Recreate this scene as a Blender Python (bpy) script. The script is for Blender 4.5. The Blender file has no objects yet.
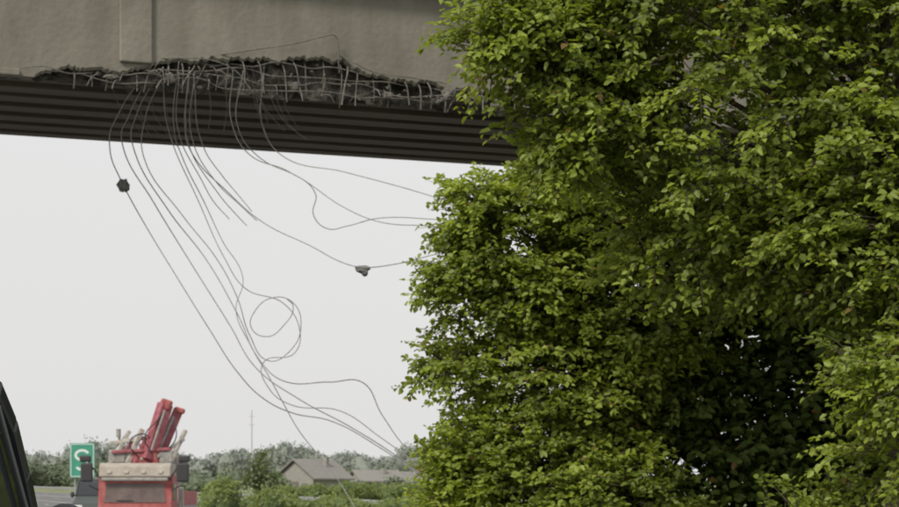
import bpy, bmesh, math, random
import numpy as np
from mathutils import Vector, Matrix, noise
random.seed(7); rng=np.random.default_rng(7)
S=bpy.context.scene
COL=S.collection

# ---------------------------------------------------------------- helpers
def mat(name,c,rough=.8,c2=None,scale=3.0,bump=0.0,bscale=None,metal=0.0,stretch=None,detail=6,lo=.35,hi=.65):
    m=bpy.data.materials.new(name); m.use_nodes=True
    nt=m.node_tree; b=nt.nodes['Principled BSDF']
    b.inputs['Roughness'].default_value=rough; b.inputs['Metallic'].default_value=metal
    b.inputs['Base Color'].default_value=(*c,1)
    tc=nt.nodes.new('ShaderNodeTexCoord'); mp=nt.nodes.new('ShaderNodeMapping')
    nt.links.new(tc.outputs['Object'],mp.inputs['Vector'])
    if stretch: mp.inputs['Scale'].default_value=stretch
    if c2:
        n=nt.nodes.new('ShaderNodeTexNoise'); n.inputs['Scale'].default_value=scale; n.inputs['Detail'].default_value=detail
        n.inputs['Roughness'].default_value=.62
        r=nt.nodes.new('ShaderNodeValToRGB'); r.color_ramp.elements[0].position=lo; r.color_ramp.elements[1].position=hi
        r.color_ramp.elements[0].color=(*c,1); r.color_ramp.elements[1].color=(*c2,1)
        nt.links.new(mp.outputs[0],n.inputs['Vector']); nt.links.new(n.outputs['Fac'],r.inputs['Fac'])
        nt.links.new(r.outputs[0],b.inputs['Base Color'])
    if bump:
        n2=nt.nodes.new('ShaderNodeTexNoise'); n2.inputs['Scale'].default_value=bscale or scale*4; n2.inputs['Detail'].default_value=8
        bp=nt.nodes.new('ShaderNodeBump'); bp.inputs['Strength'].default_value=bump; bp.inputs['Distance'].default_value=.05
        nt.links.new(tc.outputs['Object'],n2.inputs['Vector'])
        nt.links.new(n2.outputs['Fac'],bp.inputs['Height']); nt.links.new(bp.outputs[0],b.inputs['Normal'])
    return m

def empty(name,loc=(0,0,0),rotz=0):
    e=bpy.data.objects.new(name,None); COL.objects.link(e); e.location=loc; e.rotation_euler=(0,0,rotz); return e
def addmesh(name,verts,faces,m,parent=None,smooth=False):
    me=bpy.data.meshes.new(name); me.from_pydata([tuple(v) for v in verts],[],faces); me.update()
    if m: me.materials.append(m)
    if smooth:
        for p in me.polygons: p.use_smooth=True
    o=bpy.data.objects.new(name,me); COL.objects.link(o)
    if parent: o.parent=parent
    return o
def box(name,c,s,m,parent=None,bev=0.0,rot=(0,0,0),taper=None):
    bm=bmesh.new(); bmesh.ops.create_cube(bm,size=1)
    for v in bm.verts:
        v.co.x*=s[0]; v.co.y*=s[1]; v.co.z*=s[2]
        if taper and v.co.z>0: v.co.x*=taper[0]; v.co.y*=taper[1]
    if bev: bmesh.ops.bevel(bm,geom=bm.edges[:],offset=bev,segments=2,affect='EDGES',profile=.5)
    me=bpy.data.meshes.new(name); bm.to_mesh(me); bm.free(); me.materials.append(m)
    o=bpy.data.objects.new(name,me); COL.objects.link(o); o.location=c; o.rotation_euler=rot
    if parent: o.parent=parent
    return o
def cyl(name,p,q,r,m,parent=None,seg=16,r2=None):
    p=Vector(p);q=Vector(q);d=q-p
    bm=bmesh.new(); bmesh.ops.create_cone(bm,cap_ends=True,segments=seg,radius1=r,radius2=r if r2 is None else r2,depth=d.length)
    me=bpy.data.meshes.new(name); bm.to_mesh(me); bm.free(); me.materials.append(m)
    o=bpy.data.objects.new(name,me); COL.objects.link(o); o.location=(p+q)/2
    o.rotation_euler=d.to_track_quat('Z','Y').to_euler()
    if parent: o.parent=parent
    return o
def beam(name,p,q,w,h,m,parent=None,bev=.02):
    p=Vector(p);q=Vector(q);d=q-p
    o=box(name,(p+q)/2,(w,h,d.length),m,parent,bev); o.rotation_euler=d.to_track_quat('Z','Y').to_euler(); return o
def prism(name,prof,hw,m,parent=None,bev=0.0,hwtop=None,zr=None):
    """side profile (y,z) extruded across x; optional tumblehome"""
    def w(z):
        if hwtop is None: return hw
        t=min(1,max(0,(z-zr[0])/(zr[1]-zr[0]))); return hw+(hwtop-hw)*t
    n=len(prof); vs=[(-w(z),y,z) for y,z in prof]+[(w(z),y,z) for y,z in prof]
    bm=bmesh.new(); bv=[bm.verts.new(v) for v in vs]
    bm.faces.new(bv[:n]); bm.faces.new(bv[n:][::-1])
    for i in range(n):
        j=(i+1)%n; bm.faces.new((bv[i],bv[n+i],bv[n+j],bv[j]))
    bmesh.ops.recalc_face_normals(bm,faces=bm.faces[:])
    if bev: bmesh.ops.bevel(bm,geom=bm.edges[:],offset=bev,segments=3,affect='EDGES',profile=.5)
    me=bpy.data.meshes.new(name); bm.to_mesh(me); bm.free(); me.materials.append(m)
    o=bpy.data.objects.new(name,me); COL.objects.link(o)
    if parent: o.parent=parent
    return o
def wires(name,lines,m,parent=None,res=8,bez=True,loc=None):
    """lines: list of (points, radius or list of radii)"""
    cu=bpy.data.curves.new(name,'CURVE'); cu.dimensions='3D'; cu.bevel_depth=1.0; cu.bevel_resolution=1; cu.use_fill_caps=True
    cu.resolution_u=res
    for pts,r in lines:
        if bez:
            sp=cu.splines.new('BEZIER'); sp.bezier_points.add(len(pts)-1)
            for i,p in enumerate(pts):
                b=sp.bezier_points[i]; b.co=p; b.handle_left_type=b.handle_right_type='AUTO'
                b.radius=r[i] if hasattr(r,'__len__') else r
        else:
            sp=cu.splines.new('POLY'); sp.points.add(len(pts)-1)
            for i,p in enumerate(pts):
                sp.points[i].co=(*p,1); sp.points[i].radius=r[i] if hasattr(r,'__len__') else r
    cu.materials.append(m)
    o=bpy.data.objects.new(name,cu); COL.objects.link(o)
    if parent: o.parent=parent
    return o

# ---------------------------------------------------------------- camera (phone shot through a car window: slightly soft)
cam=bpy.data.cameras.new('camera'); co=bpy.data.objects.new('camera',cam); COL.objects.link(co)
co.location=(0,0,1.6); co.rotation_euler=(math.radians(90),0,0)
cam.sensor_width=36; cam.lens=36*2115/899; cam.shift_y=236.5/899
cam.clip_end=6000; cam.clip_start=.1
cam.dof.use_dof=True; cam.dof.focus_distance=6.5; cam.dof.aperture_fstop=14
S.camera=co
S.view_settings.view_transform='Standard'; S.view_settings.look='None'; S.view_settings.exposure=0

# ---------------------------------------------------------------- light
tosun=Vector((-.55,-.78,.85)).normalized()
w=bpy.data.worlds.new('World'); S.world=w; w.use_nodes=True
nt=w.node_tree; bg=nt.nodes['Background']; bg.inputs['Strength'].default_value=.12
sk=nt.nodes.new('ShaderNodeTexSky'); sk.sky_type='NISHITA'; sk.sun_disc=False
sk.sun_elevation=math.asin(tosun.z); sk.sun_rotation=math.atan2(tosun.x,tosun.y); sk.dust_density=6; sk.air_density=1.5
mx=nt.nodes.new('ShaderNodeMix'); mx.data_type='RGBA'; mx.inputs['Factor'].default_value=.88
nt.links.new(sk.outputs[0],mx.inputs[6]); mx.inputs[7].default_value=(7.0,6.97,6.92,1)
nt.links.new(mx.outputs[2],bg.inputs['Color'])
sl=bpy.data.lights.new('sun','SUN'); sl.energy=2.8; sl.angle=math.radians(12); sl.color=(1,.95,.84)
so=bpy.data.objects.new('sun',sl); COL.objects.link(so); so.rotation_euler=(-tosun).to_track_quat('-Z','Y').to_euler(); so.location=(-10,-10,20)

# ---------------------------------------------------------------- materials
M_conc=mat('concrete_weathered',(.20,.187,.155),.9,(.25,.235,.195),1.0,.2,14)
nt=M_conc.node_tree; b=nt.nodes['Principled BSDF']; src=b.inputs['Base Color'].links[0].from_socket
tc=nt.nodes.new('ShaderNodeTexCoord'); mp=nt.nodes.new('ShaderNodeMapping'); mp.inputs['Scale'].default_value=(3,3,.8)
nz=nt.nodes.new('ShaderNodeTexNoise'); nz.inputs['Scale'].default_value=1.1; nz.inputs['Detail'].default_value=7
rp=nt.nodes.new('ShaderNodeValToRGB'); rp.color_ramp.elements[0].position=.3; rp.color_ramp.elements[0].color=(.66,.64,.6,1); rp.color_ramp.elements[1].position=.65
ml=nt.nodes.new('ShaderNodeMix'); ml.data_type='RGBA'; ml.blend_type='MULTIPLY'; ml.inputs['Factor'].default_value=.7
nt.links.new(tc.outputs['Object'],mp.inputs[0]); nt.links.new(mp.outputs[0],nz.inputs['Vector']); nt.links.new(nz.outputs['Fac'],rp.inputs[0])
nt.links.new(src,ml.inputs[6]); nt.links.new(rp.outputs[0],ml.inputs[7]); nt.links.new(ml.outputs[2],b.inputs['Base Color'])
M_broken=mat('concrete_broken',(.05,.045,.039),.95,(.16,.15,.13),9,.8,30,lo=.4,hi=.62)
M_chunk=mat('concrete_chunk',(.10,.095,.085),.95,(.23,.22,.19),12,.8,30)
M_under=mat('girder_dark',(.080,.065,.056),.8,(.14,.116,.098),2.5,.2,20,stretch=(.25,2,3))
M_rebar=mat('rebar_rust',(.11,.098,.085),.7,(.21,.195,.175),20)
M_cable=mat('steel_cable',(.28,.275,.27),.6,(.38,.375,.37),8)
M_clump=mat('anchor_block',(.12,.12,.115),.9,(.2,.2,.19),30,.5,60)
M_asph=mat('asphalt',(.11,.11,.11),.9,(.15,.15,.148),.8,.15,60)
M_line=mat('road_paint',(.7,.7,.68),.7,(.8,.8,.78),5)
M_grass=mat('grass_ground',(.12,.155,.06),.95,(.21,.22,.11),.25,.3,8)
M_bark=mat('bark',(.05,.038,.027),.95,(.1,.08,.06),12,.6,30)
M_galv=mat('galvanised',(.30,.31,.31),.6,(.38,.38,.38),6,metal=.3)

def leafmat(name,trans=.35,gl=.04):
    m=bpy.data.materials.new(name); m.use_nodes=True; nt=m.node_tree
    nt.nodes.remove(nt.nodes['Principled BSDF']); out=nt.nodes['Material Output']
    b=nt.nodes.new('ShaderNodeBsdfDiffuse')
    at=nt.nodes.new('ShaderNodeAttribute'); at.attribute_name='tint'
    nt.links.new(at.outputs['Color'],b.inputs['Color'])
    last=b.outputs[0]
    if trans:
        tr=nt.nodes.new('ShaderNodeBsdfTranslucent'); hs=nt.nodes.new('ShaderNodeMix'); hs.data_type='RGBA'; hs.blend_type='MULTIPLY'
        hs.inputs['Factor'].default_value=1; hs.inputs[7].default_value=(1.65,1.6,.75,1)
        nt.links.new(at.outputs['Color'],hs.inputs[6]); nt.links.new(hs.outputs[2],tr.inputs['Color'])
        ms=nt.nodes.new('ShaderNodeMixShader'); ms.inputs[0].default_value=trans
        nt.links.new(last,ms.inputs[1]); nt.links.new(tr.outputs[0],ms.inputs[2]); last=ms.outputs[0]
    if gl:
        gb=nt.nodes.new('ShaderNodeBsdfGlossy'); gb.inputs['Roughness'].default_value=.5
        m2=nt.nodes.new('ShaderNodeMixShader'); m2.inputs[0].default_value=gl
        nt.links.new(last,m2.inputs[1]); nt.links.new(gb.outputs[0],m2.inputs[2]); last=m2.outputs[0]
    nt.links.new(last,out.inputs['Surface'])
    return m
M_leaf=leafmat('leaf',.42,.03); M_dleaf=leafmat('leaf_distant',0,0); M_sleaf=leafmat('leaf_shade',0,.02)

# ---------------------------------------------------------------- ground + road
def rc(y):
    return -4.6-(.0009*(y-40)**2 if y>40 else 0)
def el(y):
    y=min(y,460)
    return 2.6e-5*(y-80)**2 if y>80 else 0.0
def sst(a,b,x):
    t=min(1,max(0,(x-a)/(b-a))); return t*t*(3-2*t)
def gh(x,y):
    d=x-rc(min(y,500)); 
    h=0
    if y<120: h+=1.4*sst(9.8,17,d)*(1-sst(60,120,y))
    if y<120: h+=1.2*sst(15.5,24,-d)*(1-sst(40,100,y))
    off=d>12 or d<-17
    if off : h+=.12*noise.noise(Vector((x*.15,y*.15,0)))
    if off: h-=.1
    return h+el(y)
xs=sorted(set([-2500,-1600,-1000,-600,-400,-300]+list(range(-220,-60,5))+list(range(-60,-24,3))+[x*1.0 for x in range(-24,26,1)]+list(range(26,80,6))+[100,150,250,400,700,1200,2500]))
ys=sorted(set([-120,-80,-50,-30]+list(range(-20,80,2))+list(range(80,480,6))+[500,600,800,1200,2000,3500]))
vs=[(x,y,gh(x,y)-.06) for y in ys for x in xs]; nx=len(xs)
fs=[(j*nx+i,j*nx+i+1,(j+1)*nx+i+1,(j+1)*nx+i) for j in range(len(ys)-1) for i in range(nx-1)]
addmesh('ground',vs,fs,M_grass,smooth=True)
def strip(name,off0,off1,z,m,y0=-100,y1=480,dash=None,parent=None):
    V=[];F=[]; y=y0
    st=4
    while y<y1:
        e=min(y+(dash[0] if dash else st),y1)
        k=len(V)
        V+= [(rc(y)+off0,y,el(y)+z),(rc(y)+off1,y,el(y)+z),(rc(e)+off1,e,el(e)+z),(rc(e)+off0,e,el(e)+z)]; F.append((k,k+1,k+2,k+3))
        y=e+(dash[1] if dash else 0)
    return addmesh(name,V,F,m,parent)
strip('road',-14.2,9.2,.0,M_asph)
lm=empty('road_markings')
for nme,o0,dd in (('edge_line_left',-8.6,None),('edge_line_right',8.45,None),('centre_line',-.25,None),('centre_line_b',.1,None),('lane_dash',-4.4,(4,8)),('lane_dash_b',4.2,(4,8)),('lane_dash_c',-11.4,(4,8)),('edge_line_far',-13.8,None)):
    strip(nme,o0,o0+.15,.006,M_line,dash=dd,parent=lm)
for side in (-14.9,9.7):
    g=empty('guardrail')
    V=[];F=[];prof=[(0,.50),(.05,.55),(.05,.60),(0,.64),(.05,.69),(.05,.75),(0,.80)]
    yy=[-20+4*i for i in range(95)]
    if side>0: yy=[y for y in yy if y>34]
    for i,y in enumerate(yy):
        for a,z in prof: V.append((rc(y)+side+(a if side<0 else -a),y,z+el(y)))
    n=len(prof)
    for i in range(len(yy)-1):
        for k in range(n-1): F.append((i*n+k,i*n+k+1,(i+1)*n+k+1,(i+1)*n+k))
    addmesh('rail',V,F,M_galv,g)
    V=[];F=[]
    for y in yy:
        x=rc(y)+side-(.06 if side<0 else -.06); k=len(V)
        for dx,dy in ((-.04,-.05),(.04,-.05),(.04,.05),(-.04,.05)):
            V.append((x+dx,y+dy,-.15+el(y))); V.append((x+dx,y+dy,.78+el(y)))
        for a in range(4):
            c=(a+1)%4; F.append((k+2*a,k+2*c,k+2*c+1,k+2*a+1))
        F.append((k+1,k+3,k+5,k+7))
    addmesh('posts',V,F,M_galv,g)

# ---------------------------------------------------------------- overpass (local frame: x along, y across, z up)
ang=math.atan2(.378,.926)
br=empty('overpass_bridge',(-4.76,22.4,0),ang)
keys=[(.35,6.0),(.55,6.07),(.9,6.13),(1.3,6.10),(1.62,6.2),(1.9,6.28),(2.2,6.30),(2.64,6.36),(3.0,6.36),(3.3,6.40),(3.6,6.44),(3.85,6.42),(4.05,6.32),(4.3,6.25),(4.78,6.26),(5.2,6.2),(5.6,6.21),(6.03,6.14),(6.6,6.1),(7.1,6.0)]
def zb(s):
    if s<=keys[0][0] or s>=keys[-1][0]: return 6.0
    for (a,za),(b_,zb_) in zip(keys,keys[1:]):
        if a<=s<=b_:
            z=za+(zb_-za)*(s-a)/(b_-a)
            z+=.05*noise.noise(Vector((s*5,0,0)))+.035*noise.noise(Vector((s*17,3,0)))+.02*noise.noise(Vector((s*47,3,0)))
            return max(6.0,z)
ss=[-26,-20,-15,-10,-5,-2,0]+[.02*i for i in range(1,361)]+[7.6,9,12,16,20,26]
V=[];F=[]
for s in ss:
    z=zb(s); dmg=z>6.0
    V+=[(s,0,7.32),(s,0,z+(.03 if dmg else .0)),(s,.03,z-.0),(s,.2,z+(.05 if dmg else 0)),(s,.2,7.32)]
for i in range(len(ss)-1):
    for k in range(4): F.append((i*5+k,i*5+k+1,(i+1)*5+k+1,(i+1)*5+k))
addmesh('fascia_panel',V,F,M_conc,br)
V=[];F=[]; gs=[.03*i for i in range(0,250)]; gz=[5.99+.03*j for j in range(0,22)]
for j,z in enumerate(gz):
    for s in gs:
        n=noise.fractal(Vector((s*3.1,z*4,1.3)),1,2,5); d=.19+.13*n
        zz=z
        if j<3: zz+=max(0,.14*noise.noise(Vector((s*4.3,9,0)))+.07*noise.noise(Vector((s*13,2,0))))
        V.append((s,min(.3,max(.06,d)),zz))
n=len(gs)
for j in range(len(gz)-1):
    for i in range(n-1): F.append((j*n+i,j*n+i+1,(j+1)*n+i+1,(j+1)*n+i))
addmesh('spalled_core',V,F,M_broken,br)
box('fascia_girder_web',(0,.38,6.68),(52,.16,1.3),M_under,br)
box('fascia_stiffener',(1.46,-.02,6.80),(.36,.05,1.14),M_conc,br,.015)
box('panel_joint',(-7.2,-.003,6.7),(.02,.012,1.2),M_under,br)
box('bottom_lip',(-12.9,-.03,6.03),(26.2,.06,.07),M_conc,br,.01)
box('bottom_lip.001',(16.8,-.03,6.03),(19.2,.06,.07),M_conc,br,.01)
for i,t in enumerate((.72,1.30,1.95,2.6,3.2,3.72)):
    wv=.34 if i<5 else .24
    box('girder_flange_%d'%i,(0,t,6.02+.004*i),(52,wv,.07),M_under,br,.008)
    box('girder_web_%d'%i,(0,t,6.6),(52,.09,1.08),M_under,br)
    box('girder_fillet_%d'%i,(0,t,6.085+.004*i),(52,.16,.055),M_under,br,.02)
for k in range(-5,7):
    box('cross_frame_%d'%(k+5),(k*4.1+1.2,2.05,6.62),(.12,3.2,.5),M_under,br)
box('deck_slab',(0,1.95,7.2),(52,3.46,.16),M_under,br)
box('deck_edge',(0,1.95,7.42),(52,4.3,.19),M_conc,br,.02)
box('parapet_near',(0,-.1,7.9),(52,.18,.75),M_conc,br,.02)
box('parapet_far',(0,4.0,7.9),(52,.18,.75),M_conc,br,.02)
box('fascia_far',(0,3.92,6.82),(52,.12,1.0),M_under,br)
for nme,s in (('abutment_left',-18.5),('abutment_right',13.5)):
    box(nme,(s,1.95,2.9),(1.4,4.6,6.15),M_conc,br,.03)
L=[]
for z0 in (6.06,6.14,6.23,6.33):
    a=.7+ (z0-6)*3; e=6.6-(z0-6.0)*5.5
    if z0>6.3: a,e=2.1,4.15
    n=int((e-a)/.22); pts=[]
    for i in range(n+1):
        s=a+(e-a)*i/n
        pts.append((s+random.uniform(-.03,.03),.03+random.uniform(-.05,.05),z0+random.uniform(-.03,.03)-.03*math.sin(i*.9)))
    L.append((pts,.007))
s=.8
while s<6.6:
    top=zb(s)+.03; ln=random.uniform(.6,1.0)
    tilt=random.gauss(0,.05)
    y0=random.uniform(-.03,.06)
    L.append(([(s,.1,top),(s+tilt*.4,y0,top-.08),(s+tilt,y0-.01,top-.08-(top-6.08)*ln*.6),(s+tilt*1.6,y0+random.uniform(-.04,.1),max(5.93,top-.1-(top-6.0)*ln))],random.choice((.006,.007,.009))))
    s+=random.uniform(.08,.22)
L+= [([(2.3,.05,6.38),(2.6,-.06,6.43),(2.95,-.1,6.50),(3.3,-.12,6.58),(3.58,-.12,6.67),(3.72,-.1,6.69),(3.76,-.08,6.6),(3.78,-.03,6.42),(3.8,0,6.3)],.008),
     ([(1.7,.02,6.3),(2.0,-.06,6.32),(2.35,-.08,6.30),(2.6,-.05,6.2),(2.75,-.05,6.02)],.007),
     ([(3.8,0,6.5),(3.95,-.06,6.42),(4.15,-.08,6.33),(4.6,-.06,6.30),(5.1,-.03,6.27)],.007),
     ([(1.0,.05,6.1),(.7,-.08,6.05),(.45,-.1,6.1),(.2,-.12,6.06)],.006)]
for i in range(34):
    s=random.uniform(.9,6.4); z=random.uniform(6.03,zb(s)); a=random.uniform(-1,1); l=random.uniform(.08,.28)
    L.append(([(s,.05,z),(s+a*l*.5,-.05,z+random.uniform(-.06,.06)),(s+a*l,-.05+random.uniform(-.05,.05),z-random.uniform(0,.12))],random.choice((.005,.007))))
wires('exposed_rebar',L,M_rebar,br,res=4)
bm=bmesh.new()
def rock(c,r,sq=(1,1,1)):
    ret=bmesh.ops.create_icosphere(bm,subdivisions=2,radius=1)
    sd=random.uniform(0,99)
    for v in ret['verts']:
        k=1+.55*noise.noise(v.co*1.6+Vector((sd,0,0)))
        v.co=Vector((v.co.x*r*k*sq[0],v.co.y*r*k*sq[1],v.co.z*r*k*sq[2]))+Vector(c)
for c,r,sq in (((5.15,.02,6.17),.09,(1.1,.8,1.1)),((5.0,.05,6.07),.05,(1,1,1)),((5.5,.03,6.12),.09,(1.4,.8,.7)),((5.75,.03,6.06),.07,(1.2,.8,.8)),((6.1,.03,6.05),.06,(1.4,.8,.7)),((1.85,.02,6.1),.06,(1.3,.6,.9)),((3.3,.06,6.13),.06,(1.2,.6,.8)),((4.4,.05,6.1),.05,(1.3,.7,.8)),((1.2,.02,6.07),.05,(1.8,.6,.6))):
    rock(c,r,sq)
for i in range(45):
    s=random.uniform(.8,6.8); rock((s,.08,random.uniform(6.02,max(6.05,zb(s)))),random.uniform(.012,.035),(1.3,.8,.8))
me=bpy.data.meshes.new('loose_concrete'); bm.to_mesh(me); bm.free(); me.materials.append(M_chunk)
o=bpy.data.objects.new('loose_concrete',me); COL.objects.link(o); o.parent=br

# ---------------------------------------------------------------- torn tendons hanging from the girder
U=.01135
def C(a,b,d=0.0): return (-5.10+a*U, 24+d, 7.16-b*U)
raw=[
 ([(165,82,-1.0),(125,118,-.4),(107,150),(118,176),(127,194),(150,232),(180,281),(210,330),(240,374),(262,398),(290,411),(330,421),(380,448),(440,489),(520,540)],.0085),
 ([(170,80,-1.0),(135,120,-.4),(120,146),(150,200),(190,264),(230,325),(258,368),(300,399),(350,426),(400,458),(450,495),(520,530)],.0085),
 ([(175,85,-1.0),(142,120,-.4),(132,150),(165,205),(205,260),(238,315),(262,362),(285,382),(330,382),(362,382),(382,415),(410,452),(440,474),(500,500)],.0085),
 ([(180,85,-1.0),(150,125,-.4),(145,160),(182,215),(218,262),(238,298),(250,335),(268,360),(290,352),(300,326),(292,303),(272,297),(255,310),(252,328),(266,336),(284,326),(292,306),(286,298)],.0075),
 ([(190,80,-1.0),(178,130,-.4),(182,160),(202,200),(222,240),(243,278),(237,312),(250,345),(270,378),(283,402),(300,432),(330,470),(352,503),(370,540)],.0075),
 ([(200,85,-1.0),(190,125,-.4),(192,152),(225,190),(262,221),(310,247),(345,264),(362,269),(392,266),(438,254),(500,240)],.0080),
 ([(190,90,-1.0),(182,140,-.2),(200,180),(212,200),(228,218)],.007),
 ([(200,90,-1.0),(190,145,-.2),(215,190),(235,214),(246,224)],.007),
 ([(205,90,-1.0),(196,148,-.2),(218,185),(240,205),(258,222)],.007),
 ([(203,90,-.9),(205,150,-.1),(222,175),(238,195),(252,212)],.006),
 ([(240,85,-.8),(235,130,-.3),(250,157),(290,172),(315,194),(314,215),(326,228),(346,224),(378,217),(432,219),(500,225)],.0080),
 ([(250,85,-.8),(240,130,-.3),(258,157),(300,178),(345,208),(380,221),(434,226),(500,235)],.0075),
 ([(270,88,-.8),(265,130,-.3),(282,156),(345,173),(400,187),(450,200),(540,214)],.0065),
 ([(175,85,-1.0),(172,135,-.3),(200,205),(225,258),(246,288),(285,303),(300,330),(295,352),(262,362),(270,390),(290,404),(340,410),(380,438),(432,474),(500,520)],.0065),
]
L=[]
for pts,r in raw:
    ph=random.uniform(-.35,.35)
    P=[]
    for i,p in enumerate(pts):
        if len(p)==3: P.append(C(p[0],p[1],p[2]))
        else: P.append(C(p[0]+random.uniform(-1,1),p[1]+random.uniform(-1,1),ph*math.sin(i*.7)))
    L.append((P,max(.0055,r*.75)))
hc=empty('hanging_cables')
wires('tendons',L,M_cable,hc,res=10)
L=[]
for i in range(16):
    a=random.uniform(105,300); s0=random.uniform(84,100); k=random.uniform(.0,.55)
    L.append(([C(a,s0,-.9),C(a+k*30,s0+30,-.5),C(a+k*60+random.uniform(-8,8),s0+random.uniform(36,52),-.2)],.004))
wires('loose_strands',L,M_rebar,hc,res=4)
bm=bmesh.new()
for a,b_ in ((123,185),(362,269)):
    c=C(a,b_,0); rock(c,.062,(1.0,.8,1.15) if a<200 else (1.35,.8,.8)); rock((c[0]+.03,c[1],c[2]-.03),.045)
me=bpy.data.meshes.new('concrete_lumps'); bm.to_mesh(me); bm.free(); me.materials.append(M_clump)
o=bpy.data.objects.new('concrete_lumps',me); COL.objects.link(o); o.parent=hc

# ---------------------------------------------------------------- foliage
def nrm(a): return a/np.maximum(1e-6,np.linalg.norm(a,axis=-1,keepdims=True))
def leaves_mesh(name,pos,d,nr,ln,wd,tint,m,parent=None,fold=.22):
    N=len(pos); side=nrm(np.cross(d,nr)); nr=nrm(np.cross(side,d))
    ln=ln[:,None]; wd=wd[:,None]
    b=pos; tip=pos+d*ln-nr*ln*.12
    l1=pos+d*ln*.32+side*wd*.5+nr*wd*fold; l2=pos+d*ln*.72+side*wd*.36+nr*wd*fold*.6
    r1=pos+d*ln*.32-side*wd*.5+nr*wd*fold; r2=pos+d*ln*.72-side*wd*.36+nr*wd*fold*.6
    V=np.stack([b,l1,l2,tip,r2,r1],1).reshape(-1,3)
    base=(np.arange(N)*6)[:,None]
    F=np.concatenate([base+np.array([[0,1,2,3]]),base+np.array([[0,3,4,5]])],1).reshape(-1)
    me=bpy.data.meshes.new(name); me.vertices.add(N*6); me.vertices.foreach_set('co',V.astype(np.float32).ravel())
    me.loops.add(N*8); me.loops.foreach_set('vertex_index',F.astype(np.int32))
    me.polygons.add(N*2); me.polygons.foreach_set('loop_start',(np.arange(N*2)*4).astype(np.int32)); me.polygons.foreach_set('loop_total',np.full(N*2,4,np.int32))
    me.update(); me.validate()
    ca=me.color_attributes.new('tint','FLOAT_COLOR','POINT')
    T=np.concatenate([np.repeat(tint,6,axis=0),np.ones((N*6,1))],1); ca.data.foreach_set('color',T.astype(np.float32).ravel())
    me.materials.append(m)
    o=bpy.data.objects.new(name,me); COL.objects.link(o)
    if parent: o.parent=parent
    return o
def crown(name,blobs,nclump,ntw,nlf,leaf,cols,parent,tw_len=(.3,.55),sig=.16,seed=1,shell=.6,m=None):
    """blobs: (x,y,z,rx,ry,rz). Leafy twigs grouped in flat sprays"""
    g=np.random.default_rng(seed); B=np.array(blobs,float)
    wt=(B[:,3]*B[:,5]+B[:,4]*B[:,5]+B[:,3]*B[:,4])**.85; wt/=wt.sum()
    M=nclump*2
    bi=g.choice(len(B),M,p=wt); dr=nrm(g.normal(size=(M,3)))
    fr=shell+(1.06-shell)*g.random(M)**.6
    keep=(dr[:,1]<.25)|(g.random(M)<.35); bi=bi[keep][:nclump]; dr=dr[keep][:nclump]; fr=fr[keep][:nclump]; nclump=len(bi)
    cc=B[bi,:3]+dr*B[bi,3:]*fr[:,None]; cn=nrm(dr/B[bi,3:])
    ax=nrm(cn*np.array([1,1,.45])+g.normal(size=cn.shape)*.25+np.array([0,0,.05]))
    ctint=g.random(nclump)
    A=np.repeat(ax,ntw,axis=0); N=len(A)
    sdv=nrm(np.cross(A,np.array([0,0,1.0])))
    spread=(g.random(N)-.5)*2
    tp=np.repeat(cc,ntw,axis=0)+A*(g.random(N)[:,None]-.5)*sig*2.2+sdv*spread[:,None]*sig*1.3+g.normal(size=(N,3))*sig*np.array([.25,.25,.3])
    td=nrm(A+sdv*spread[:,None]*.9+g.normal(size=(N,3))*.22)
    tl=g.uniform(tw_len[0],tw_len[1],N)
    ti=np.repeat(ctint,ntw)
    t=np.tile(np.linspace(.08,1,nlf),N)+g.normal(size=N*nlf)*.03
    P=np.repeat(tp,nlf,axis=0); D=np.repeat(td,nlf,axis=0); Lh=np.repeat(tl,nlf)
    droop=np.zeros_like(P); droop[:,2]=-.22*Lh*t*t
    pos=P+D*(Lh*t)[:,None]+droop
    sd=nrm(np.cross(D,np.array([0,0,1.0]))); sgn=np.tile(np.where(np.arange(nlf)%2==0,1,-1),N)[:,None]
    ld=nrm(D*.6+sd*sgn*.8+g.normal(size=pos.shape)*.38+np.array([0,0,-.2]))
    nr_=nrm(np.array([-.1,-.4,1.0])+g.normal(size=pos.shape)*.5+D*.2)
    pos=pos+ld*.015
    ln=g.uniform(leaf*.6,leaf*1.25,len(pos)); wd=ln*g.uniform(.55,.8,len(pos))
    tt=np.clip(np.repeat(ti,nlf)*.7+g.random(len(pos))*.3+g.normal(size=len(pos))*.05,0,1)[:,None]
    c0,c1=np.array(cols[0]),np.array(cols[1]); tint=c0+(c1-c0)*tt
    br_=(g.random(len(pos))<.008); tint[br_]=np.array([.2,.13,.045])
    leaves_mesh(name,pos,ld,nr_,ln,wd,tint,m or M_leaf,parent)
    a=tp-td*.12; mid=tp+td*(tl*.5)[:,None]; mid[:,2]-=.22*tl*.25; e=tp+td*tl[:,None]; e[:,2]-=.22*tl
    s1=nrm(np.cross(td,np.array([0,0,1.]))); s2=nrm(np.cross(td,s1))
    rings=[]
    for pt,r in ((a,.005),(mid,.0035),(e,.0015)):
        rings.append(np.stack([pt+s1*r,pt-s1*r*.5+s2*r*.87,pt-s1*r*.5-s2*r*.87],1))
    V=np.stack(rings,1).reshape(-1,3); F=[]
    for i in range(N):
        k=i*9
        for h in (0,3):
            for q in range(3):
                F.append((k+h+q,k+h+(q+1)%3,k+h+3+(q+1)%3,k+h+3+q))
    addmesh(name+'_twigs',V.tolist(),F,M_bark,parent)
    return cc
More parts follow.
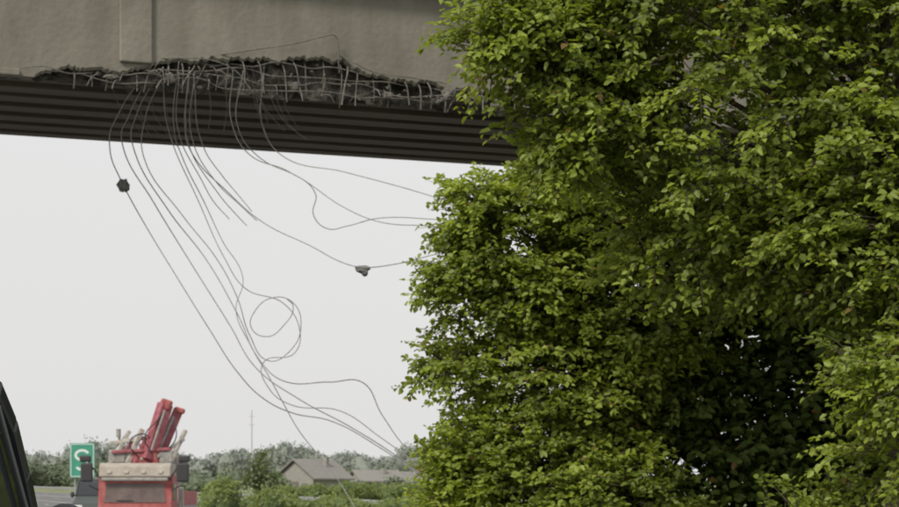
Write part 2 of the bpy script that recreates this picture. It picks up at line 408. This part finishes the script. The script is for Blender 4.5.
def limbs(name,base,top,ccs,parent,r0=.16,n=40,seed=3):
    g=random.Random(seed); base=Vector(base); top=Vector(top); L=[]
    tr=[base.lerp(top,i/6)+Vector((g.uniform(-.12,.12),g.uniform(-.12,.12),0))*(i>0) for i in range(7)]
    L.append((tr,[r0*(1-.8*i/6) for i in range(7)]))
    for k in range(n):
        c=Vector(ccs[g.randrange(len(ccs))]); f=min(.95,max(.12,(c.z-base.z)/(top.z-base.z)*.75)); i=int(f*6); s=tr[i].lerp(tr[min(6,i+1)],f*6-i)
        m1=s.lerp(c,.4)+Vector((g.uniform(-.15,.15),g.uniform(-.15,.15),.12)); m2=s.lerp(c,.75)+Vector((g.uniform(-.12,.12),g.uniform(-.12,.12),.08))
        r=r0*g.uniform(.16,.34)*(1-.5*f)
        L.append(([s,m1,m2,c],[r,r*.7,r*.4,.006]))
    wires(name,L,M_bark,parent,res=5)

G0=(.095,.130,.022); G1=(.31,.385,.06)
t1=empty('maple_tree')
blA=[(2.95,18.0,4.9,1.7,1.5,1.5),(2.1,17.8,5.9,1.15,1.2,1.05),(.95,17.5,5.2,.48,.45,.3),(.40,17.4,5.2,.32,.3,.18),(.40,17.4,5.22,.30,.3,.16),(.62,17.5,5.45,.42,.35,.25),(1.0,17.6,5.75,.55,.5,.4),(1.25,17.8,4.75,.55,.6,.42),(1.1,17.7,4.45,.3,.4,.2),
     (2.3,18.4,3.85,.95,.9,.55),(3.3,17.6,3.7,.8,.8,.5),(3.9,17.5,3.9,1.0,1.2,1.0),(3.75,16.6,2.5,.6,.8,.4),(3.6,16.8,1.9,.5,.6,.28),(3.1,17.2,1.15,.9,.6,.35),(4.4,18.2,6.0,1.9,1.9,1.9),(5.5,18,3.5,1.6,1.6,2.0),(3.2,18.2,7.3,1.8,1.6,1.1)]
cc=crown('leaves',blA,1500,8,11,.068,(G0,G1),t1,tw_len=(.2,.40),sig=.13,seed=11)
limbs('trunk_and_limbs',(4.0,18.3,gh(4.0,18.3)-.1),(3.6,18.2,7.4),cc,t1,.17,70)
t2=empty('maple_tree',(0,0,0))
blB=[(.85,20.6,3.95,.78,.7,.85),(.30,20.4,4.35,.32,.35,.3),(1.1,20.8,2.5,.98,.9,1.0),(.05,20.4,2.78,.28,.3,.13),(.30,20.5,1.9,.42,.5,.3),(.9,20.5,1.35,.85,.8,.8),(1.9,20.8,3.5,.95,.9,1.0),(1.6,20.9,4.4,.7,.7,.6),(1.7,20.4,1.3,.7,1.0,.7),(.16,20.5,3.6,.25,.3,.35),(.05,20.4,1.2,.4,.5,.4)]
cc=crown('leaves',blB,1050,8,10,.066,((.11,.15,.024),(.34,.42,.06)),t2,tw_len=(.17,.32),sig=.11,seed=21,shell=.45)
limbs('trunk_and_limbs',(1.4,20.9,gh(1.4,20.9)-.1),(1.2,20.8,4.5),cc,t2,.11,50,5)
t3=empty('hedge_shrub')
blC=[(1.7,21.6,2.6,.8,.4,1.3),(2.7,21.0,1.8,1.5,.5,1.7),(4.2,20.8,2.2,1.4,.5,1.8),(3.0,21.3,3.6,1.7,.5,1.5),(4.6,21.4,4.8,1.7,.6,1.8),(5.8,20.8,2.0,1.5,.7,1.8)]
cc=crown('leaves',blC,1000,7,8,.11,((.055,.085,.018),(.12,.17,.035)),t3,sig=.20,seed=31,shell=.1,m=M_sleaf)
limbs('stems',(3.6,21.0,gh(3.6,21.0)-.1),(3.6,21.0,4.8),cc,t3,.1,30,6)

# distant foliage masses (hazed greens)
def mass(name,items,n,leaf,c0,c1,seed,m=None,core=None):
    g=np.random.default_rng(seed); B=np.array(items,float); wt=B[:,3]*B[:,5]; wt/=wt.sum()
    nc=n//14; bi=g.choice(len(B),nc,p=wt); dr=nrm(g.normal(size=(nc,3))); dr[:,2]=np.abs(dr[:,2])*np.where(g.random(nc)<.75,1,-1)
    c=B[bi,:3]+dr*B[bi,3:]*(.7+.32*g.random(nc)**.7)[:,None]
    ct=g.random(nc)
    pos=np.repeat(c,14,axis=0)+g.normal(size=(nc*14,3))*leaf*np.array([1.1,1.1,.7])
    d=nrm(g.normal(size=pos.shape)+np.array([0,0,.2])); nn=nrm(g.normal(size=pos.shape)*.6+np.array([0,-.6,1]))
    ln=g.uniform(.6,1.3,len(pos))*leaf
    tt=np.clip(np.repeat(ct,14)*.6+.4*g.random(len(pos)),0,1)[:,None]; T=np.array(c0)+(np.array(c1)-np.array(c0))*tt
    o=leaves_mesh(name,pos,d,nn,ln,ln*.8,T,m or M_dleaf)
    if core:   # solid leaf-coloured lumps, added to close the sky gaps in the canopy
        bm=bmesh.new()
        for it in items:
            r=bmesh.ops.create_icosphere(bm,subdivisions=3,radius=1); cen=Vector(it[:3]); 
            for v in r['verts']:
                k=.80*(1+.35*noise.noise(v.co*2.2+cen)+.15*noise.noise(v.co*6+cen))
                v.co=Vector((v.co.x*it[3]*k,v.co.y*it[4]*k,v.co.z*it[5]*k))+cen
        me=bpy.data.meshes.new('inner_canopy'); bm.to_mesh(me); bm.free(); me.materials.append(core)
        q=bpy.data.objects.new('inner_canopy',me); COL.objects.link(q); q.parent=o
    return o
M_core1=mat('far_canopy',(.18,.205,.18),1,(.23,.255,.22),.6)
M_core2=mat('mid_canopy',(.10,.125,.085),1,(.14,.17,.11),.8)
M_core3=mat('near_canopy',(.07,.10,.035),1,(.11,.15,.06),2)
g=random.Random(5)
items=[]
for k in range(110):
    x=-112+k*1.15; y=430+g.uniform(-15,25)
    h=g.uniform(5.8,7.0)+1.4*math.sin(k*.21)+ .8*math.sin(k*.57)
    items.append((x*1.0,y,el(430)+h*.40,g.uniform(2.5,4.0),4,h*.56))
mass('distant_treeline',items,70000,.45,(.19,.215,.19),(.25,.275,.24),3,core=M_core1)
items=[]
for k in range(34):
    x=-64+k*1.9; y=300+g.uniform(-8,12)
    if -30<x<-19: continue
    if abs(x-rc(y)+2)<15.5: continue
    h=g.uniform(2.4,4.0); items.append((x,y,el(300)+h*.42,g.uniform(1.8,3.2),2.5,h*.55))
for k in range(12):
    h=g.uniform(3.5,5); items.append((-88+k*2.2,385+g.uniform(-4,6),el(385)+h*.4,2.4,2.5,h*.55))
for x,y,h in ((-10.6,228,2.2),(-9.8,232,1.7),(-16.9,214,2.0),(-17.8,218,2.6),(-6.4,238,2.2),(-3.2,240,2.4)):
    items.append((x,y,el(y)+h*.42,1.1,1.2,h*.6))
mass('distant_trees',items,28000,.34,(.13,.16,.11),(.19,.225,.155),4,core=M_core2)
items=[]
for k in range(26):
    x=-13.0+k*.55; y=112+g.uniform(-5,6)
    h=g.uniform(1.0,1.9)*(1.25 if k<9 else .8)
    items.append((x,y,h*.4,g.uniform(.6,1.1),1.0,h*.6))
for k in range(10):
    items.append((-16.5+k*1.4,200+g.uniform(-4,4),el(200)+.8,1.2,1.0,g.uniform(.8,1.3)))
mass('roadside_bushes',items,24000,.15,(.12,.17,.055),(.28,.33,.13),6,M_leaf,core=M_core3)
st=empty('poplar_sapling')
o=mass('crown',[(-9.9,110,2.4,.5,.4,.9),(-9.75,110,3.2,.25,.25,.5),(-10.3,110,2.0,.5,.5,.5),(-9.4,110,2.0,.45,.5,.5)],900,.17,(.10,.135,.07),(.17,.205,.105),9,M_leaf); o.parent=st
wires('stem',[([(-9.9,110,-.1),(-9.88,110,1.5),(-9.85,110,2.8),(-9.8,110,4.0)],[.07,.05,.035,.01]),([(-9.9,110,1.8),(-10.2,110,2.6),(-10.35,110,3.2)],[.03,.02,.008]),([(-9.88,110,2.0),(-9.6,110,2.7),(-9.4,110,3.3)],[.03,.02,.008])],M_bark,st,res=4)

# ---------------------------------------------------------------- houses (distance haze is put into their pale colours)
M_wall=mat('render_wall',(.25,.245,.22),.9,(.30,.29,.265),2); M_roof=mat('roof_tiles',(.20,.19,.175),.9,(.25,.24,.225),4,.2,20)
M_win=mat('window_glass',(.14,.145,.15),.5); M_door=mat('door_wood',(.15,.13,.11),.8)
def house(name,loc,rot,hw,hd,ev,rg):
    h=empty(name,loc,rot)
    addmesh('walls',[(-hw,-hd,-.4),(hw,-hd,-.4),(hw,hd,-.4),(-hw,hd,-.4),(-hw,-hd,ev),(hw,-hd,ev),(hw,hd,ev),(-hw,hd,ev),(0,-hd,rg),(0,hd,rg)],
     [(0,1,5,8,4),(1,2,6,5),(2,3,7,9,6),(3,0,4,7)],M_wall,h)
    sl_=(rg-ev)/hw
    for sx,nm in ((-1,'roof_left'),(1,'roof_right')):
        V=[(0,-hd-.4,rg+.1),(0,hd+.4,rg+.1),(sx*(hw+.5),hd+.4,ev+.1-.5*sl_),(sx*(hw+.5),-hd-.4,ev+.1-.5*sl_)]
        V+=[(x,y,z+.15) for x,y,z in V]
        addmesh(nm,V,[(0,1,2,3),(4,5,6,7),(0,3,7,4),(1,2,6,5),(2,3,7,6)],M_roof,h)
    for i,x in enumerate((-hw*.55,hw*.55)):
        box('window_%d'%i,(x,-hd-.01,ev*.55),(.8,.06,.9),M_win,h)
        box('side_window_%d'%i,(hw+.01,x,ev*.55),(.06,.8,.9),M_win,h)
    box('door',(0,-hd-.01,.95),(.9,.06,2.0),M_door,h)
    box('chimney',(hw*.4,hd*.3,rg-.1),(.5,.5,1.1),M_wall,h,.02)
house('farmhouse',(-14.3,222,el(222)),math.radians(-35),2.4,3.0,2.4,4.1)
house('farm_shed',(-8.6,245,el(245)),math.radians(-62),1.7,2.6,2.0,3.0)
house('farm_shed',(-4.9,262,el(262)),math.radians(-50),1.3,1.8,1.9,2.8)
mst=empty('radio_mast',(-18.7,200,el(200))); M_mast=mat('mast_paint',(.42,.42,.42),.6)
cyl('pole',(0,0,-.2),(0,0,8.8),.085,M_mast,mst,10,.045)
for z in (7.4,8.2): cyl('arm_%d'%int(z),(-.25,0,z),(.25,0,z),.03,M_mast,mst,8)
box('base',(0,0,.1),(.5,.5,.4),M_conc,mst,.02)

# ---------------------------------------------------------------- green road sign (haze mixed into its colours)
M_green=mat('sign_green',(.04,.24,.17),.5,(.05,.28,.2),2); M_white=mat('sign_white',(.62,.68,.65),.5)
def sign(loc,w_,h_,rot=0):
    e=empty('road_sign',loc,rot)
    box('panel',(0,0,0),(w_,.05,h_),M_green,e,.015)
    for x in (-w_*.3,w_*.3): cyl('post',(x,.08,-loc[2]-.1),(x,.08,h_*.4),.04,M_galv,e,10)
    b=.04
    for nm,c,s in (('border_top',(0,-.03,h_/2-.06),(w_-.1,.008,b)),('border_bottom',(0,-.03,-h_/2+.06),(w_-.1,.008,b)),('border_left',(-w_/2+.06,-.03,0),(b,.008,h_-.17)),('border_right',(w_/2-.06,-.03,0),(b,.008,h_-.17))):
        box(nm,c,s,M_white,e)
    return e
def ribbon(name,pts,wd,m,parent,y=-.032):
    V=[];F=[]
    for i,p in enumerate(pts):
        a=Vector(pts[max(0,i-1)]); b_=Vector(pts[min(len(pts)-1,i+1)]); d=(b_-a).normalized(); n=Vector((-d.y,d.x))
        V+=[(p[0]+n.x*wd/2,y,p[1]+n.y*wd/2),(p[0]-n.x*wd/2,y,p[1]-n.y*wd/2)]
    for i in range(len(pts)-1): F.append((2*i,2*i+1,2*i+3,2*i+2))
    return addmesh(name,V,F,m,parent)
sg=sign((-19.1,110,3.15),1.3,1.8)
pts=[(.34*math.cos(math.radians(a)),.27+.25*math.sin(math.radians(a))) for a in range(25,271,15)]+[(.34*math.cos(math.radians(a)),-.23+.25*math.sin(math.radians(a))) for a in range(90,-156,-15)]
ribbon('symbol',pts,.13,M_white,sg)

# ---------------------------------------------------------------- vehicles
M_tyre=mat('tyre',(.02,.02,.02),.9,bump=.2,bscale=30); M_rim=mat('rim',(.4,.4,.4),.4,metal=.7)
M_blk=mat('black_plastic',(.035,.035,.037),.6); M_glass=mat('dark_glass',(.03,.035,.04),.08); M_vbody=mat('van_paint_dark',(.022,.024,.028),.25)
M_trim=mat('trim_grey',(.12,.125,.13),.4); M_lamp=mat('headlamp',(.6,.62,.62),.15); M_redl=mat('tail_lamp',(.35,.02,.02),.3)
def wheel(nm,x,y,r,w_,parent):
    bm=bmesh.new(); ret=bmesh.ops.create_cone(bm,cap_ends=True,segments=28,radius1=r,radius2=r,depth=w_)
    bmesh.ops.bevel(bm,geom=[e for e in bm.edges if abs(e.verts[0].co.z-e.verts[1].co.z)<1e-5],offset=.03,segments=2,affect='EDGES')
    me=bpy.data.meshes.new(nm); bm.to_mesh(me); bm.free(); me.materials.append(M_tyre)
    o=bpy.data.objects.new(nm,me); COL.objects.link(o); o.parent=parent; o.location=(x,y,r); o.rotation_euler=(0,math.pi/2,0)
    cyl(nm+'_rim',(x-w_/2-.01,y,r),(x+w_/2+.01,y,r),r*.58,M_rim,parent,20)
def van(loc,rot,paint):
    """front towards local +Y, rear at y=0"""
    e=empty('van',loc,rot)
    prism('lower_body',[(0,.35),(-.03,.8),(.02,1.42),(4.45,1.42),(4.7,1.36),(5.3,1.12),(5.45,.95),(5.47,.4),(5.2,.3),(.15,.3)],.95,paint,e,.04)
    prism('glasshouse',[(.05,1.42),(.18,1.95),(3.95,2.0),(4.15,1.86),(4.36,1.66),(4.52,1.42)],.925,M_glass,e,.0,.885,(1.42,1.97))
    prism('roof_skin',[(.16,1.95),(.3,2.035),(.8,2.06),(3.4,2.06),(3.8,2.04),(4.0,1.97)],.90,paint,e,.03)
    for sx in (-1,1):
        beam('pillar_front',(sx*.935,4.53,1.40),(sx*.915,4.35,1.67),.05,.09,paint,e)
        beam('pillar_front_mid',(sx*.915,4.36,1.65),(sx*.905,4.14,1.87),.05,.09,paint,e)
        beam('pillar_front_top',(sx*.905,4.15,1.86),(sx*.885,3.93,2.01),.05,.09,paint,e)
        beam('window_trim',(sx*.945,4.36,1.45),(sx*.91,3.88,1.93),.02,.03,M_trim,e,.005)
        beam('pillar_mid',(sx*.93,2.9,1.42),(sx*.89,2.9,1.98),.05,.10,paint,e)
        beam('pillar_rear',(sx*.93,.12,1.42),(sx*.89,.24,1.96),.05,.12,paint,e)
        beam('pillar_c',(sx*.93,1.5,1.42),(sx*.89,1.5,1.98),.05,.08,paint,e)
        beam('mirror_arm',(sx*.92,4.15,1.38),(sx*1.05,4.2,1.42),.05,.05,M_blk,e,.01)
        box('mirror',(sx*1.12,4.2,1.44),(.14,.12,.21),M_blk,e,.05)
        box('tail_lamp',(sx*.86,-.02,1.1),(.14,.05,.45),M_redl,e,.015)
        box('headlamp',(sx*.72,5.35,.98),(.35,.2,.16),M_lamp,e,.03)
        wheel('wheel_f',sx*.83,4.4,.34,.22,e); wheel('wheel_r',sx*.83,1.0,.34,.22,e)
        box('door_handle',(sx*.96,2.7,1.2),(.03,.2,.04),M_trim,e,.008)
    box('rear_plate',(0,-.04,.8),(.5,.02,.12),M_white,e)
    return e
van((-2.70,4.5,.0),0,M_vbody)
M_vb2=mat('van_paint_green_grey',(.05,.06,.055),.4)
van((-12.75,82,.0),math.pi,M_vb2)

# crane truck, front at y=0 facing -Y; paints dulled to stand in for haze
M_red=mat('truck_red',(.27,.05,.05),.7,(.38,.12,.11),4); M_pink=mat('boom_hazed_red',(.22,.045,.062),.7,(.35,.12,.14),5)
M_wht=mat('truck_white',(.36,.33,.30),.8,(.52,.49,.45),5); M_grey=mat('truck_grey',(.22,.21,.20),.7,(.34,.33,.31),8)
M_cream=mat('truck_cream',(.30,.26,.22),.7,(.42,.38,.33),3)
M_wscr=mat('windscreen_glass',(.10,.07,.065),.15,(.16,.12,.11),3)
T=empty('crane_truck',(-9.22,62,0),math.radians(2))
box('chassis',(0,3.9,.78),(.85,7.4,.22),M_blk,T,.02)
prism('cab',[(.02,.45),(-.05,1.0),(.0,1.2),(.12,1.98),(.2,2.06),(1.75,2.06),(1.75,.45)],1.08,M_red,T,.05)
V=[(-.9,-.02,1.24),(.9,-.02,1.24),(.84,.085,1.80),(-.84,.085,1.80)]
V+=[(x,y+.04,z) for x,y,z in V]
o=addmesh('windscreen',V,[(0,1,2,3),(0,4,5,1),(1,5,6,2),(2,6,7,3),(3,7,4,0)],M_wscr,T); 
prism('roof_deflector',[(.02,1.96),(-.06,2.0),(.0,2.3),(.18,2.40),(1.5,2.38),(1.6,2.0)],1.05,M_cream,T,.04)
box('visor',(0,-.08,1.92),(1.95,.12,.10),M_grey,T,.03)
for x in (-.75,-.25,.25,.75): box('roof_lamp',(x,-.05,2.13),(.14,.06,.09),M_wht,T,.02)
for x in (-.5,0,.52): box('dash_item',(x,.12,1.34),(.22,.1,.14),M_wht,T,.02)
box('grille',(0,-.07,.9),(1.5,.05,.25),M_blk,T,.01)
box('bumper',(0,-.12,.5),(2.16,.22,.28),M_wht,T,.04)
box('number_plate',(0,-.24,.5),(.5,.02,.12),M_white,T)
for sx in (-1,1):
    box('headlight',(sx*.82,-.2,.56),(.28,.12,.16),M_lamp,T,.03)
    beam('mirror_arm',(sx*1.06,.1,2.0),(sx*1.36,-.02,2.45),.04,.04,M_blk,T,.01)
    beam('mirror_arm_low',(sx*1.06,.1,1.6),(sx*1.36,-.02,1.75),.04,.04,M_blk,T,.01)
    box('mirror',(sx*1.40,-.04,2.12),(.36,.10,.56),M_blk,T,.05)
    box('mirror_wide',(sx*1.44,-.04,2.52),(.34,.10,.2),M_blk,T,.05)
    box('side_window',(sx*1.085,.75,1.55),(.02,.8,.5),M_glass,T,.0)
    wheel('wheel_f',sx*.98,.95,.46,.28,T); wheel('wheel_m',sx*.92,5.4,.46,.45,T); wheel('wheel_r',sx*.92,6.6,.46,.45,T)
    beam('outrigger_leg',(sx*1.15,2.15,.45),(sx*1.15,2.15,1.7),.16,.16,M_wht,T)
    box('outrigger_pad',(sx*1.15,2.15,.42),(.3,.3,.06),M_grey,T,.01)
    box('drop_side',(sx*1.13,5.2,1.35),(.05,5.2,.45),M_red,T,.01)
box('wiper',(-.3,-.04,1.3),(.5,.02,.02),M_blk,T,.0)
box('outrigger_beam',(0,2.15,1.1),(2.3,.3,.25),M_wht,T,.03)
box('load_bed',(0,5.2,1.1),(2.3,5.3,.12),M_grey,T,.02)
box('headboard',(0,2.6,1.9),(2.2,.08,1.5),M_wht,T,.02)
cyl('crane_column',(.1,2.15,1.1),(.1,2.15,3.0),.22,M_grey,T,20)
box('slew_base',(.1,2.15,2.6),(.8,.6,.45),M_red,T,.05)
box('control_box',(-.75,2.1,2.62),(.5,.5,.4),M_grey,T,.04)
box('tool_box',(.72,2.1,2.58),(.42,.5,.35),M_grey,T,.04)
beam('main_boom',(.16,1.9,2.5),(.66,2.3,4.22),.32,.40,M_pink,T,.03)
beam('boom_rail',(.0,1.85,2.5),(.46,2.2,4.05),.07,.1,M_wht,T,.01)
beam('boom_rib',(.30,1.66,2.8),(.68,1.96,4.02),.06,.05,M_grey,T,.01)
beam('outer_boom',(.48,2.35,2.65),(1.04,2.6,4.08),.21,.28,M_pink,T,.03)
beam('outer_boom_rail',(.40,2.0,2.6),(.90,2.4,3.85),.05,.08,M_grey,T,.01)
box('boom_head',(.68,2.3,4.2),(.34,.42,.32),M_red,T,.06,(0,.3,0))
box('jib_head',(1.07,2.6,4.04),(.3,.34,.16),M_red,T,.04,(0,.3,0))
beam('lift_cylinder',(-.15,1.95,2.5),(.36,2.1,3.5),.12,.12,M_grey,T)
beam('jib_arm',(-.45,1.9,2.4),(-.02,2.1,3.45),.15,.16,M_wht,T)
beam('jib_arm_b',(-.95,1.9,2.4),(-.42,2.2,3.4),.13,.12,M_wht,T)
beam('jib_arm_c',(-.70,2.0,2.4),(-.28,2.2,3.2),.12,.12,M_pink,T)
beam('jib_arm_d',(-.22,1.85,2.4),(.12,2.0,3.2),.12,.12,M_pink,T)
beam('stay_a',(.85,1.9,2.45),(1.28,2.2,3.42),.13,.12,M_wht,T)
beam('stay_b',(.45,1.85,2.6),(1.25,2.1,3.15),.10,.10,M_grey,T)
beam('stay_c',(-1.0,2.0,3.02),(.15,2.2,3.2),.10,.12,M_wht,T)
beam('stay_d',(-.9,1.8,2.75),(.9,1.85,2.85),.08,.10,M_pink,T)
beam('hose_bracket',(-.5,1.9,2.6),(-.1,2.0,3.15),.09,.09,M_grey,T)
cyl('lift_rod',(.36,2.1,3.5),(.6,2.2,3.9),.04,M_rim,T,10)
wires('hydraulic_hoses',[([(-.1,1.8,2.6),(-.35,1.7,3.0),(.0,1.8,3.3),(.35,1.9,3.1)],.022),([(.3,1.8,2.7),(.1,1.7,3.2),(.45,1.9,3.7),(.65,2.1,4.0)],.02),([(.6,1.9,2.7),(1.0,1.8,3.1),(.95,2.2,3.7)],.02)],M_blk,T,res=5)
cyl('hook_block',(-.72,2.0,3.45),(-.72,2.0,3.2),.07,M_grey,T,12)
beam('hook_post',(-.66,2.1,2.5),(-.72,2.05,3.4),.06,.06,M_wht,T,.01)
